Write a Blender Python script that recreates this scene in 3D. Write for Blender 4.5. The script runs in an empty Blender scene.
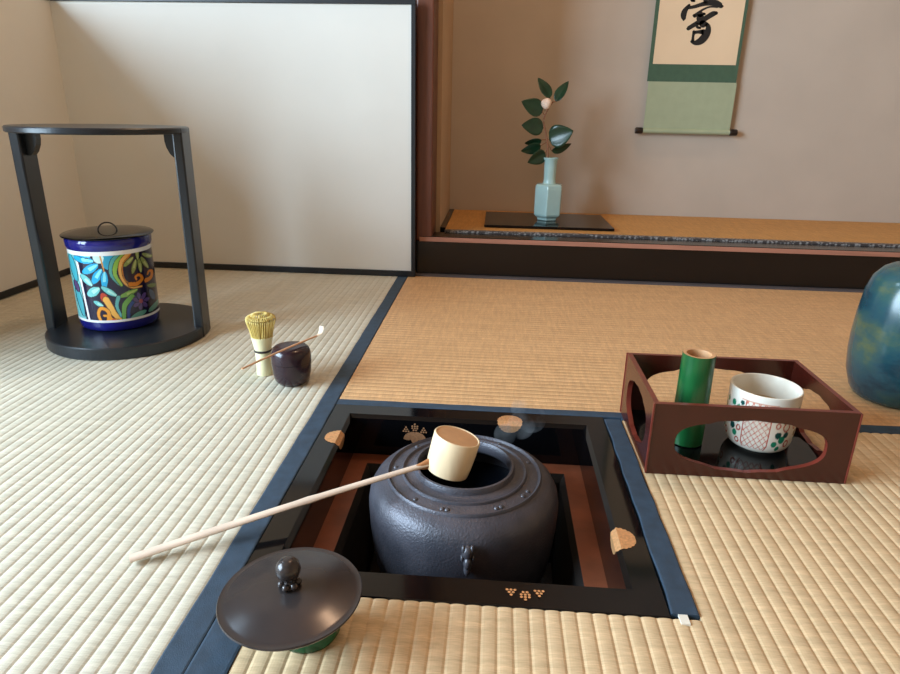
import bpy, bmesh, math, random
import numpy as np
from mathutils import Vector, Matrix
from mathutils.geometry import tessellate_polygon
random.seed(7)
C = bpy.context.scene.collection
PI = math.pi

# ------------------------------------------------------------------ materials
def lin(c):
    c /= 255.0
    return c / 12.92 if c <= 0.04045 else ((c + 0.055) / 1.055) ** 2.4
def rgb(r, g, b): return (lin(r), lin(g), lin(b), 1.0)

class NT:
    def __init__(s, name):
        s.m = bpy.data.materials.new(name); s.m.use_nodes = True
        s.t = s.m.node_tree; s.b = s.t.nodes['Principled BSDF']; s.out = s.t.nodes['Material Output']
    def n(s, typ, **kw):
        x = s.t.nodes.new(typ)
        for k, v in kw.items(): setattr(x, k, v)
        return x
    def l(s, a, b): s.t.links.new(a, b)
    def coord(s): return s.n('ShaderNodeTexCoord').outputs['Object']
    def noise(s, scale, detail=3, vec=None, rough=.5, stretch=None):
        x = s.n('ShaderNodeTexNoise'); x.inputs['Scale'].default_value = scale
        x.inputs['Detail'].default_value = detail; x.inputs['Roughness'].default_value = rough
        v = vec or s.coord()
        if stretch:
            mp = s.n('ShaderNodeMapping'); mp.inputs['Scale'].default_value = stretch
            s.l(v, mp.inputs['Vector']); v = mp.outputs['Vector']
        s.l(v, x.inputs['Vector']); return x.outputs['Fac']
    def ramp(s, fac, stops):
        r = s.n('ShaderNodeValToRGB'); e = r.color_ramp.elements
        while len(e) < len(stops): e.new(.5)
        for i, (p, c) in enumerate(stops): e[i].position = p; e[i].color = c
        s.l(fac, r.inputs['Fac']); return r.outputs['Color']
    def mul(s, c1, c2, f=1.0, mode='MULTIPLY'):
        x = s.n('ShaderNodeMix', data_type='RGBA', blend_type=mode)
        x.inputs['Factor'].default_value = f
        for sock, v in ((x.inputs['A'], c1), (x.inputs['B'], c2)):
            if isinstance(v, tuple): sock.default_value = v
            else: s.l(v, sock)
        return x.outputs['Result']
    def color(s, c):
        if isinstance(c, tuple): s.b.inputs['Base Color'].default_value = c
        else: s.l(c, s.b.inputs['Base Color'])
    def set(s, **kw):
        for k, v in kw.items(): s.b.inputs[k.replace('_', ' ')].default_value = v
    def bump(s, h, strength=.3, dist=.002):
        x = s.n('ShaderNodeBump'); x.inputs['Strength'].default_value = strength
        x.inputs['Distance'].default_value = dist
        s.l(h, x.inputs['Height']); s.l(x.outputs['Normal'], s.b.inputs['Normal'])

def simple(name, c, rough=.5, var=.12, scale=30, bump=0, bscale=200, bdist=.001, stretch=None, **kw):
    t = NT(name)
    lo = tuple(max(0, v * (1 - var)) for v in c[:3]) + (1,); hi = tuple(min(1, v * (1 + var)) for v in c[:3]) + (1,)
    t.color(t.ramp(t.noise(scale, 4, stretch=stretch), [(.3, lo), (.7, hi)]))
    t.set(Roughness=rough, **kw)
    if bump: t.bump(t.noise(bscale, 3, stretch=stretch), bump, bdist)
    return t.m

def tatami_mat_material(name, c, axis, worn):
    t = NT(name)
    # rush fibres run across the ribs; each rib carries its own slight tone
    st = (1, 9, 1) if axis == 'y' else (9, 1, 1)
    st2 = (9, 90, 1) if axis == 'y' else (90, 9, 1)
    st3 = (60, 1.2, 1) if axis == 'y' else (1.2, 60, 1)
    col = t.ramp(t.noise(16, 4, stretch=st), [(.28, tuple(v * .86 for v in c[:3]) + (1,)), (.72, tuple(min(1, v * 1.1) for v in c[:3]) + (1,))])
    fine = t.ramp(t.noise(9, 2, stretch=st2), [(.35, (.84, .83, .8, 1)), (.65, (1, 1, 1, 1))])
    rib = t.ramp(t.noise(1, 1, stretch=st3), [(.35, (.93, .92, .9, 1)), (.65, (1, 1, 1, 1))])
    patch = t.ramp(t.noise(7, 5, rough=.7), [(.6, (1, 1, 1, 1)), (.8, (1.0 + worn, 1.0 + worn, 1.0 + worn, 1))])
    col = t.mul(t.mul(t.mul(col, fine), rib), patch)
    t.color(col); t.set(Roughness=.55)
    t.b.inputs['Specular IOR Level'].default_value = .35
    t.bump(t.noise(9, 2, stretch=st2), .35, .0006)
    return t.m

M = {}
M['tatami_left'] = tatami_mat_material('pale_rush', rgb(205, 198, 180), 'y', .12)
M['tatami_hearth'] = tatami_mat_material('straw_rush', rgb(216, 187, 148), 'y', .16)
M['tatami_far'] = tatami_mat_material('shade_toned_rush', rgb(208, 164, 118), 'x', .16)  # same rush; its darker look under this light put into the colour
M['tatami_alcove'] = tatami_mat_material('amber_rush', rgb(198, 146, 84), 'x', .0)
M['heri'] = simple('indigo_cloth', rgb(40, 59, 76), .7, .22, 60, .5, 900, .0005)
M['lacquer'] = simple('black_lacquer', rgb(8, 8, 10), .08, .1, Specular_IOR_Level=.32)
M['lacquer_satin'] = simple('satin_black_lacquer', rgb(22, 27, 33), .32, .15)
M['frame_black'] = simple('black_painted_wood', rgb(18, 24, 31), .38, .2)
M['kamachi'] = simple('dark_lacquered_sill', rgb(14, 13, 14), .22, .15)
M['red_brown_wood'] = simple('red_brown_wood', rgb(98, 52, 34), .4, .2, 14, .2, 60, .0006, stretch=(8, 8, .6))
M['sill_edge'] = simple('sill_edge_wood', rgb(168, 116, 96), .4, .15, 14, stretch=(.6, 8, 8))
M['grey_wood'] = simple('grey_threshold', rgb(82, 76, 78), .5, .15, 14, stretch=(.6, 8, 8))
M['pit_wood'] = simple('charred_cedar', rgb(122, 66, 42), .5, .3, 20, .3, 80, .0008)
M['pit_dark'] = simple('dark_liner', rgb(24, 20, 18), .8, .3, 20)  # pit walls coloured darker than the ledge wood
M['ash'] = simple('grey_ash', rgb(52, 48, 46), .95, .2, 40, .6, 120, .003)
M['gold'] = simple('gold_powder', rgb(214, 160, 110), .42, .2, 300, Metallic=.55)
M['gold_dull'] = simple('dull_gold_powder', rgb(172, 124, 88), .5, .2, 300, Metallic=.4)
M['paper'] = simple('screen_paper', rgb(220, 216, 208), .8, .02, 6)
M['plaster'] = simple('clay_plaster', rgb(188, 174, 160), .9, .05, 5, .25, 350, .0008)
M['plaster_warm'] = simple('warm_clay_plaster', rgb(188, 158, 128), .9, .05, 5, .2, 350, .0008)
M['ceiling'] = simple('ceiling_boards', rgb(150, 116, 84), .6, .2, 5, stretch=(1, 12, 1))
M['floor'] = simple('subfloor_boards', rgb(90, 66, 48), .7, .2, 5, stretch=(12, 1, 1))
M['bamboo'] = simple('pale_bamboo', rgb(226, 200, 162), .45, .1, 12, .15, 90, .0004, stretch=(6, 6, .7))
M['bamboo_face'] = simple('bamboo_node_face', rgb(198, 150, 106), .5, .12, 40)
M['bamboo_handle'] = simple('bamboo_handle', rgb(216, 194, 174), .45, .12, 20)
M['bamboo_dark'] = simple('smoked_bamboo', rgb(168, 112, 70), .5, .15, 40)
M['whisk'] = simple('whisk_bamboo', rgb(214, 190, 112), .55, .15, 60)
M['whisk_stem'] = simple('whisk_handle', rgb(226, 220, 178), .45, .06, 30)
M['thread'] = simple('dark_thread', rgb(52, 40, 40), .8)
M['scoop'] = simple('scoop_bamboo', rgb(186, 140, 104), .45, .2, 60)
M['scoop_tip'] = simple('scoop_tip', rgb(232, 212, 186), .45, .05)
M['caddy'] = simple('plum_lacquer', rgb(42, 25, 34), .22, .15, 30)
M['tray'] = simple('red_brown_lacquer', rgb(58, 20, 13), .22, .12, 20)
M['tray_edge'] = simple('worn_red_lacquer', rgb(104, 40, 30), .3, .15, 60)
M['green_bamboo'] = NT('green_bamboo').m
M['celadon'] = simple('celadon_glaze', rgb(172, 206, 206), .14, .05, 20)
M['leaf'] = simple('camellia_leaf', rgb(24, 56, 36), .28, .25, 40)
M['bud'] = simple('camellia_bud', rgb(236, 208, 188), .6, .05, 60)
M['twig'] = simple('camellia_twig', rgb(140, 96, 70), .7, .2, 60)
M['futaoki'] = simple('green_glaze', rgb(16, 74, 46), .12, .35, 60)
M['navy_glaze'] = simple('cobalt_glaze', rgb(28, 30, 112), .12, .2, 25)
M['scroll_silk'] = simple('sage_silk', rgb(160, 168, 138), .75, .05, 30, .2, 600, .0003)
M['scroll_green'] = simple('deep_green_silk', rgb(66, 92, 72), .75, .08, 60, .2, 600, .0003)
M['scroll_paper'] = simple('aged_paper', rgb(226, 198, 164), .85, .03, 8)
M['ink'] = simple('sumi_ink', rgb(22, 19, 17), .7, .2, 60)
M['rod'] = simple('dark_roller', rgb(30, 22, 20), .3)
M['white_glaze'] = simple('cream_glaze', rgb(224, 218, 204), .25, .04, 30)
M['bowl_in'] = simple('shaded_tan_glaze', rgb(196, 170, 130), .35, .15, 30)  # brownish shade inside the bowl put into the glaze colour
M['water'] = simple('dark_water', rgb(16, 22, 30), .05, .05)

# green bamboo: slight lengthwise streaks
t = NT('green_bamboo_skin')
t.color(t.ramp(t.noise(14, 4, stretch=(5, 5, .5)), [(.25, rgb(14, 62, 32)), (.6, rgb(24, 88, 44)), (.85, rgb(46, 100, 50))]))
t.set(Roughness=.28); M['green_bamboo'] = t.m
# cast iron: rough pebbled skin
t = NT('cast_iron'); v = t.coord()
t.color(t.ramp(t.noise(24, 4), [(.3, rgb(62, 62, 70)), (.7, rgb(86, 84, 92))])); t.set(Roughness=.42, Metallic=.3)
t.bump(t.noise(380, 2, rough=.6), .6, .0012); M['iron'] = t.m
t = NT('smooth_cast_iron')
t.color(t.ramp(t.noise(40, 4), [(.3, rgb(62, 62, 68)), (.7, rgb(84, 82, 88))])); t.set(Roughness=.36, Metallic=.3)
t.bump(t.noise(350, 2), .3, .0008); M['iron_rim'] = t.m
t = NT('patinated_bronze')
t.color(t.ramp(t.noise(14, 4), [(.3, rgb(54, 49, 49)), (.7, rgb(68, 62, 62))])); t.set(Roughness=.23, Metallic=.4); M['bronze'] = t.m
# blue green jar: bands of running glaze
t = NT('running_blue_glaze')
n1 = t.noise(9, 5, rough=.62, stretch=(1, 1, 1.8)); n2 = t.noise(16, 4)
ca = t.ramp(n1, [(.30, rgb(22, 46, 58)), (.45, rgb(36, 74, 84)), (.56, rgb(48, 82, 80)), (.66, rgb(82, 94, 66)), (.76, rgb(42, 76, 88))])
t.color(t.mul(ca, t.ramp(n2, [(.3, (.6, .65, .7, 1)), (.7, (1, 1, 1, 1))]))); t.set(Roughness=.2); M['blue_glaze'] = t.m
# woven alcove border: pale dashes on dark
t = NT('crested_border')
vo = t.n('ShaderNodeTexVoronoi'); vo.inputs['Scale'].default_value = 130; t.l(t.coord(), vo.inputs['Vector'])
t.color(t.ramp(vo.outputs['Distance'], [(.30, rgb(150, 146, 144)), (.55, rgb(66, 60, 60))])); t.set(Roughness=.6); M['alcove_border'] = t.m
def vcol(name, rough):
    t = NT(name); a = t.n('ShaderNodeVertexColor', layer_name='paint'); t.color(a.outputs['Color']); t.set(Roughness=rough); return t.m
M['jar_paint'] = vcol('painted_jar_glaze', .16)
M['bowl_paint'] = vcol('painted_bowl_glaze', .22)

# ------------------------------------------------------------------ helpers
def thing(name, label, cat, loc=(0, 0, 0), group=None):
    o = bpy.data.objects.new(name, None); C.objects.link(o); o.location = loc; o.empty_display_size = .02
    tag(o, label, cat, group); return o
def tag(o, label=None, cat=None, group=None, kind=None):
    if label: o['label'] = label
    if cat: o['category'] = cat
    if group: o['group'] = group
    if kind: o['kind'] = kind
    return o
def mesh(name, verts, faces, mats, parent=None, smooth=False, mi=None):
    """verts are in world coordinates when parentless, else relative to the thing's base"""
    me = bpy.data.meshes.new(name); me.from_pydata([tuple(v) for v in verts], [], faces)
    for m in (mats if isinstance(mats, list) else [mats]): me.materials.append(m)
    bm = bmesh.new(); bm.from_mesh(me); bmesh.ops.recalc_face_normals(bm, faces=bm.faces); bm.to_mesh(me); bm.free()
    if mi is not None: me.polygons.foreach_set('material_index', mi)
    if smooth: me.polygons.foreach_set('use_smooth', [True] * len(me.polygons)); me.set_sharp_from_angle(angle=math.radians(42))
    o = bpy.data.objects.new(name, me); C.objects.link(o)
    if parent: o.parent = parent
    return o
def bmobj(name, bm, mats, parent=None, smooth=False):
    me = bpy.data.meshes.new(name); bmesh.ops.recalc_face_normals(bm, faces=bm.faces); bm.to_mesh(me); bm.free()
    for m in (mats if isinstance(mats, list) else [mats]): me.materials.append(m)
    if smooth: me.polygons.foreach_set('use_smooth', [True] * len(me.polygons)); me.set_sharp_from_angle(angle=math.radians(42))
    o = bpy.data.objects.new(name, me); C.objects.link(o)
    if parent: o.parent = parent
    return o
def add_box(bm, x0, x1, y0, y1, z0, z1, bev=0, seg=2):
    r = bmesh.ops.create_cube(bm, size=1); vs = r['verts']
    for v in vs:
        v.co = ((x0 + x1) / 2 + v.co.x * (x1 - x0), (y0 + y1) / 2 + v.co.y * (y1 - y0), (z0 + z1) / 2 + v.co.z * (z1 - z0))
    if bev:
        es = set(e for v in vs for e in v.link_edges)
        bmesh.ops.bevel(bm, geom=list(es), offset=bev, segments=seg, profile=.5, affect='EDGES')
def box(name, b, mat, parent=None, bev=0):
    bm = bmesh.new(); add_box(bm, *b, bev=bev); return bmobj(name, bm, mat, parent)
def lathe(prof, seg=64, c=(0, 0)):
    """prof: list of (r, z); r == 0 makes a pole"""
    V, F, rings = [], [], []
    for r, z in prof:
        if r < 1e-6: rings.append([len(V)]); V.append((c[0], c[1], z))
        else:
            k = len(V); rings.append(list(range(k, k + seg)))
            V += [(c[0] + r * math.cos(2 * PI * i / seg), c[1] + r * math.sin(2 * PI * i / seg), z) for i in range(seg)]
    for a, b in zip(rings, rings[1:]):
        for i in range(seg):
            j = (i + 1) % seg
            if len(a) == 1 and len(b) == 1: continue
            if len(a) == 1: F.append((a[0], b[i], b[j]))
            elif len(b) == 1: F.append((a[i], a[j], b[0]))
            else: F.append((a[i], a[j], b[j], b[i]))
    return V, F
def tube(pts, rad, seg=10, cap=True):
    """a swept round bar; rad a number or a list, or (a, b) pairs for a flat section"""
    P = [Vector(p) for p in pts]; n = len(P)
    R = rad if isinstance(rad, list) else [rad] * n
    V, F = [], []; up = Vector((0, 0, 1))
    for i, p in enumerate(P):
        d = (P[min(i + 1, n - 1)] - P[max(i - 1, 0)]).normalized()
        u0 = up if abs(d.z) < .997 else Vector((1, 0, 0))
        s = d.cross(u0).normalized(); w = s.cross(d).normalized()
        a, b = R[i] if isinstance(R[i], tuple) else (R[i], R[i])
        for k in range(seg):
            th = 2 * PI * k / seg
            V.append(tuple(p + s * (a * math.cos(th)) + w * (b * math.sin(th))))
    for i in range(n - 1):
        for k in range(seg):
            j = (k + 1) % seg
            F.append((i * seg + k, i * seg + j, (i + 1) * seg + j, (i + 1) * seg + k))
    if cap: F.append(tuple(range(seg))); F.append(tuple(range((n - 1) * seg, n * seg)))
    return V, F
def smooth_line(pts, n=8):
    out = []; P = [pts[0]] + list(pts) + [pts[-1]]
    for i in range(1, len(P) - 2):
        for k in range(n):
            t = k / n; a, b, c, d = P[i - 1], P[i], P[i + 1], P[i + 2]
            out.append(tuple(.5 * (2 * b[j] + (c[j] - a[j]) * t + (2 * a[j] - 5 * b[j] + 4 * c[j] - d[j]) * t * t + (3 * b[j] - a[j] - 3 * c[j] + d[j]) * t ** 3) for j in range(len(b))))
    out.append(tuple(pts[-1])); return out
def plate(loops, thick, put, rim=1, mats_rim=True):
    """a plate with holes: loops[0] outer, the rest holes, in 2-D; put(u, v, w) places it. returns verts, faces, material index"""
    L = [[Vector((p[0], p[1], 0)) for p in l] for l in loops]
    tri = tessellate_polygon(L); flat = [p for l in L for p in l]; n = len(flat)
    V = [put(p.x, p.y, 0) for p in flat] + [put(p.x, p.y, thick) for p in flat]
    F = [tuple(t) for t in tri] + [tuple(i + n for i in reversed(t)) for t in tri]; mi = [0] * len(F)
    k = 0
    for l in L:
        for i in range(len(l)):
            a, b = k + i, k + (i + 1) % len(l); F.append((a, b, b + n, a + n)); mi.append(rim)
        k += len(l)
    return V, F, mi
def obj(name, vf, mat, parent=None, smooth=True): return mesh(name, vf[0], vf[1], mat, parent, smooth)
def merge(*vfs):
    V, F = [], []
    for v, f in vfs:
        k = len(V); V += list(v); F += [tuple(i + k for i in q) for q in f]
    return V, F

# ------------------------------------------------------------------ setting
# world constants (metres): hearth frame's front left corner is the origin, +y runs towards the alcove
S = .424
FAR = 1.31
def structure(o): o['kind'] = 'structure'; return o
# sub-floor with the opening the hearth box drops through
bm = bmesh.new()
X0, X1, Y0, Y1 = -2.3, 2.4, -2.4, 2.0
for b in ((X0, -.005, Y0, Y1), (S + .005, X1, Y0, Y1), (-.005, S + .005, Y0, -.005), (-.005, S + .005, S + .005, Y1)):
    add_box(bm, b[0], b[1], b[2], b[3], -.09, -.058)
structure(bmobj('floor', bm, M['floor']))

def ribs(x0, x1, y0, y1, axis, pitch=.0148, depth=.0012, base=-.055, cross=6):
    """one rush mat: rows of ribs over a thick core; the ribs run along `axis`"""
    a0, a1, b0, b1 = (x0, x1, y0, y1) if axis == 'y' else (y0, y1, x0, x1)
    n = max(1, round((a1 - a0) / pitch)); V, F = [], []; k = n * cross
    nb = max(2, int((b1 - b0) / .25))
    for j in range(nb + 1):
        b = b0 + (b1 - b0) * j / nb
        for i in range(k + 1):
            u = (i / cross) % 1.0; a = a0 + (a1 - a0) * i / k
            z = -depth * (1 - math.sin(PI * u) ** .55)
            V.append((a, b, z) if axis == 'y' else (b, a, z))
    w = k + 1
    for j in range(nb):
        for i in range(k): F.append((j * w + i, j * w + i + 1, (j + 1) * w + i + 1, (j + 1) * w + i))
    q = len(V); m = [(x0, y0), (x1, y0), (x1, y1), (x0, y1)]
    V += [(x, y, base) for x, y in m] + [(x, y, -depth) for x, y in m]
    F += [(q, q + 1, q + 2, q + 3)] + [(q + i, q + (i + 1) % 4, q + 4 + (i + 1) % 4, q + 4 + i) for i in range(4)]
    return V, F
def strip(x0, x1, y0, y1, z=.0006, lo=-.01, wob=.0006):
    """cloth border folded over a mat edge, a little uneven along its sides"""
    bm = bmesh.new(); along = (y1 - y0) > (x1 - x0); n = max(6, int(max(y1 - y0, x1 - x0) / .03))
    V, F = [], []
    for i in range(n + 1):
        t = i / n; w1, w2 = random.uniform(-wob, wob), random.uniform(-wob, wob)
        for s, zz in ((0, lo), (0, z - .0005), (.06, z), (.94, z), (1, z - .0005), (1, lo)):
            wv = w1 if s < .5 else w2
            if along: V.append((x0 + (x1 - x0) * s + wv, y0 + (y1 - y0) * t, zz))
            else: V.append((x0 + (x1 - x0) * t, y0 + (y1 - y0) * s + wv, zz))
    for i in range(n):
        for k in range(5): F.append((i * 6 + k, i * 6 + k + 1, (i + 1) * 6 + k + 1, (i + 1) * 6 + k))
    F += [tuple(range(6)), tuple(range(n * 6, n * 6 + 6))]
    return V, F
o = thing('tatami_mat', 'pale tatami mat at the left, whisk and round black stand on it', 'tatami mat')
obj('rush_cover', ribs(-1.79, -.0275, -.75, 1.288, 'y'), M['tatami_left'], o, False)
obj('cloth_border', strip(-.0275, -.0005, -.75, 1.288), M['heri'], o, False)
o = thing('tatami_mat', 'straw tatami mat cut out around the sunken hearth, tray on it', 'tatami mat')
obj('rush_cover', merge(ribs(.0355, S + .0005, -.95, -.0008, 'y'), ribs(S + .0275, 1.85, -.95, .416, 'y'), ribs(S + .0005, S + .0275, -.95, -.0008, 'y')), M['tatami_hearth'], o, False)
obj('cloth_border', strip(.0005, .0355, -.95, -.001), M['heri'], o, False)
obj('cloth_border', strip(S + .0012, S + .0262, .004, .415, .0016, -.03, .0012), M['heri'], o, False)
V, F = [], []
box('border_end_tab', (.4305, .439, -.008, .004, -.001, .0012), simple('white_backing', rgb(222, 214, 198), .8), o)
o = thing('tatami_mat', 'tan tatami mat lying crosswise between the hearth and the alcove', 'tatami mat')
obj('rush_cover', ribs(.0008, 1.85, .4435, 1.292, 'x'), M['tatami_far'], o, False)
obj('cloth_border', strip(S + .028, 1.85, .4172, .4435, .0004), M['heri'], o, False)
obj('cloth_border', strip(.0008, S + .028, .4248, .4435, .0004), M['heri'], o, False)
# threshold, alcove sill, alcove floor
structure(box('trim_1', (-.02, 2.4, 1.293, FAR, -.05, .004), M['grey_wood']))
structure(box('trim_2', (.018, 2.4, FAR, FAR + .075, -.05, .099), M['kamachi'], bev=.001))
structure(box('trim_3', (.030, 2.4, FAR - .001, FAR + .075, .0995, .112), M['kamachi'], bev=.0015))
structure(box('trim_4', (.030, 2.4, FAR - .004, FAR - .001, .098, .1105), M['sill_edge'], bev=.0008))
BACK = 1.835
o = thing('alcove_mat', 'amber tatami mat covering the raised alcove floor', 'tatami mat')
obj('rush_cover', ribs(.0955, 2.4, FAR + .098, BACK - .002, 'x', depth=.001, base=.06), M['tatami_alcove'], o, False)
o.location = (0, 0, 0)
for v in o.children[0].data.vertices:
    if v.co.z < .03: v.co.z += .117
obj('patterned_border', strip(.0955, 2.4, FAR + .0755, FAR + .098, .1176, .1), M['alcove_border'], o, False)
structure(box('floor_alcove', (.03, 2.4, FAR + .0755, BACK, .0, .0595), M['floor']))
# walls
structure(box('wall_alcove', (-.2, 2.4, BACK, BACK + .06, -.06, 2.7), M['plaster']))
structure(box('wall_alcove_side', (-.01, .0775, FAR + .125, BACK - .001, -.06, 2.7), M['plaster_warm']))
structure(box('wall_back', (-2.3, -.022, FAR + .03, FAR + .09, -.06, 2.7), M['plaster_warm']))
structure(box('trim_5', (.078, .0945, FAR + .126, BACK - .001, .06, .118), M['kamachi']))
bm = bmesh.new(); add_box(bm, .020, .0655, FAR + .0, FAR + .122, .1, 2.7, bev=.004)
structure(bmobj('alcove_post', bm, M['red_brown_wood']))
structure(box('trim_6', (-.021, .0195, FAR + .003, FAR + .06, .0, 2.7), M['pit_wood']))
structure(box('wall_right', (2.4, 2.46, -2.4, 1.9, -.06, 2.7), M['plaster_warm']))
structure(box('wall_front', (-2.3, 2.4, -2.46, -2.4, -.06, 2.7), M['plaster_warm']))
structure(box('ceiling', (-2.36, 2.46, -2.46, 1.9, 2.7, 2.76), M['ceiling']))
# left wall with the window the daylight comes through
WY0, WY1, WZ0, WZ1 = -1.5, .25, .25, 1.8
WINX = -1.8
bm = bmesh.new()
VY0, VY1, VZ0, VZ1 = .66, 1.06, 2.02, 2.42                  # a small high window further back
for b in ((-2.46, WY0, -.06, 2.7), (WY1, VY0, -.06, 2.7), (VY1, FAR + .09, -.06, 2.7), (VY0, VY1, -.06, VZ0), (VY0, VY1, VZ1, 2.7), (WY0, WY1, -.06, WZ0), (WY0, WY1, WZ1, 2.7)):
    add_box(bm, WINX - .06, WINX, b[0], b[1], b[2], b[3])
structure(bmobj('wall_left', bm, M['plaster_warm']))
bm = bmesh.new()
for i in range(3):
    y = WY0 + (WY1 - WY0) * i / 2; add_box(bm, WINX - .05, WINX - .01, y - .02, y + .02, WZ0, WZ1)
for z in (WZ0 + .015, WZ1 - .015): add_box(bm, WINX - .05, WINX - .01, WY0, WY1, z - .015, z + .015)
structure(bmobj('window_1', bm, M['red_brown_wood']))
bm = bmesh.new()
for i in range(3):
    y = VY0 + (VY1 - VY0) * i / 2; add_box(bm, WINX - .05, WINX - .01, y - .015, y + .015, VZ0, VZ1)
for z in (VZ0 + .012, VZ1 - .012): add_box(bm, WINX - .05, WINX - .01, VY0, VY1, z - .012, z + .012)
structure(bmobj('window_2', bm, M['red_brown_wood']))

# ------------------------------------------------------------------ folding screen
o = thing('folding_screen', 'low two-leaf folding screen of white paper in black frames', 'folding screen', (-.93, 1.29, .0008))
def leaf(b, axis):
    """one leaf: paper panel with its black frame; b = length along axis, local origin at the fold"""
    H0, H1, fw, th = .0, .709, .0115, .016
    p = (.004, b - .004) if axis == 'x' else None
    if axis == 'x':
        pn = box('paper_panel', (-.004, b - .006, -.012, -.004, H0 + .006, H1 - .006), M['paper'], o)
        bm = bmesh.new()
        add_box(bm, .0, b, -th, 0, H0, H0 + .0165, .001); add_box(bm, 0, b, -th, 0, H1 - fw, H1, .001)
        add_box(bm, b - fw, b, -th, 0, H0 + .0165, H1 - fw, .001)
    else:
        pn = box('paper_panel', (-.012, -.004, -b + .006, -.004, H0 + .006, H1 - .006), M['paper'], o)
        bm = bmesh.new()
        add_box(bm, -th, 0, -b, -.017, H0, H0 + .0165, .001); add_box(bm, -th, 0, -b, -.017, H1 - fw, H1, .001)
        add_box(bm, -th, 0, -b, -b + fw, H0 + .0165, H1 - fw, .001)
    bmobj('frame', bm, M['frame_black'], o)
leaf(.952, 'x'); leaf(.93, 'y')

# ------------------------------------------------------------------ hearth
RW, RD, CH = .0345, .067, .005
bx0, bx1, by0, by1 = RW, S - RW, .040, S - .036
o = thing('hearth_surround', 'glossy black lacquered hearth frame with gold crests, set in the mats', 'hearth frame', (0, 0, 0))
rings = [((0, 0, S, S), -RD), ((0, 0, S, S), -.0012), ((.0012, .0012, S - .0012, S - .0012), .0002),
         ((bx0 - CH, by0 - CH, bx1 + CH, by1 + CH), .0002), ((bx0, by0, bx1, by1), -CH), ((bx0, by0, bx1, by1), -RD)]
V, F = [], []
for (a, b, c, d), z in rings: V += [(a, b, z), (c, b, z), (c, d, z), (a, d, z)]
for k in range(len(rings)):
    k2 = (k + 1) % len(rings)
    for i in range(4): F.append((k * 4 + i, k * 4 + (i + 1) % 4, k2 * 4 + (i + 1) % 4, k2 * 4 + i))
mesh('rails', V, F, M['lacquer'], o)
# inlays are laid across each rail's inner edge: top, chamfer, inner face.  rail(u, w): u along, w outwards on top (w<0 goes down inside)
def rail_put(side, e=.0005):
    def put(u, w):
        if w >= 0: off, z = CH + w, .0002 + e
        elif w > -CH * 1.414: k = -w / (CH * 1.414); off, z = CH * (1 - k) + .0003, .0002 - CH * k + e
        else: off, z = -e, -CH - (-w - CH * 1.414)
        return {'right': (bx1 + off, u, z), 'left': (bx0 - off, u, z), 'back': (u, by1 + off, z), 'front': (u, by0 - off, z)}[side]
    return put
def flower(side, u0, R=.0195, petals=11, lo=-.0185, hi=.0185):
    put = rail_put(side); V, F = [], []
    rows = [-R + 2 * R * i / 36 for i in range(37)]
    rows = sorted(set([max(lo, min(hi, r)) for r in rows] + [0.0, -CH * 1.414]))
    half = []
    for w in rows:
        # scalloped outline by search
        x = R * 1.2
        while x > 0:
            th = math.atan2(w, x); rr = R * (.93 + .07 * abs(math.cos(petals * th)))
            if math.hypot(x, w) <= rr: break
            x -= R / 120
        half.append(max(0, x))
    for w, h in zip(rows, half): V += [put(u0 - h, w), put(u0, w), put(u0 + h, w)]
    for i in range(len(rows) - 1):
        for k in range(2): F.append((i * 3 + k, i * 3 + k + 1, i * 3 + k + 4, i * 3 + k + 3))
    mesh('gold_flower_crest', V, F, M['gold'], o)
def kiri(side, u0, w0, s, mat, leaves=True, flip=1):
    V, F = [], []
    def disc(u, w, r):
        k = len(V); put = rail_put(side, .0003 + .000004 * k); V.extend([put(u0 + u, w0 + w)] + [put(u0 + u + r * math.cos(i * PI / 4), w0 + w + r * math.sin(i * PI / 4)) for i in range(8)])
        for i in range(8): F.append((k, k + 1 + i, k + 1 + (i + 1) % 8))
    for cx, n, hgt in ((-.011, 3, 0), (0, 4, .002), (.011, 3, 0)):
        for r_ in range(n):
            m = (n - 1 - r_) if r_ else max(1, n - 2)
            m = [2, 3, 3, 1][r_] if n == 4 else [3, 2, 1][r_]
            for j in range(m): disc(s * (cx + (j - (m - 1) / 2) * .0031), flip * s * (.0028 * r_ + hgt - .002), s * .00125)
    if leaves:
        for ang, L in ((-60, .014), (0, .013), (60, .014)):
            a = math.radians(ang)
            for kx in range(7):
                tt = kx / 6; wid = .0062 * math.sin(PI * (.15 + .75 * tt)) + .0005
                disc(s * math.sin(a) * L * tt, flip * s * (-.005 - math.cos(a) * L * tt * .9), s * wid * .8)
    mesh('gold_paulownia_crest', V, F, mat, o)
flower('back', .278); flower('left', .315); flower('right', .117)
kiri('back', .132, -.023, 1.25, M['gold_dull'])
kiri('front', .287, .0145, 1.25, M['gold'], leaves=False, flip=1)
# box, ash, trivet
o = thing('hearth_box', 'red-brown wooden box lining the sunken hearth below the frame', 'hearth box', (.212, .212, -.40))
def loc(v): return (v[0] - .212, v[1] - .212, v[2] + .40)
iw = .027
rg = [((.004, .004, S - .004, S - .004), -RD - .0005), ((bx0 + iw, by0 + iw, bx1 - iw, by1 - iw), -RD - .0005), ((bx0 + iw + .006, by0 + iw + .006, bx1 - iw - .006, by1 - iw - .006), -.08), ((bx0 + iw + .006, by0 + iw + .006, bx1 - iw - .006, by1 - iw - .006), -.39), ]
V, F = [], []
for (a, b, c, d), z in rg: V += [loc((a, b, z)), loc((c, b, z)), loc((c, d, z)), loc((a, d, z))]
for k in range(3):
    for i in range(4): F.append((k * 4 + i, k * 4 + (i + 1) % 4, k * 4 + 4 + (i + 1) % 4, k * 4 + 4 + i))
V += [loc((.004, .004, -.4)), loc((S - .004, .004, -.4)), loc((S - .004, S - .004, -.4)), loc((.004, S - .004, -.4))]
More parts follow.
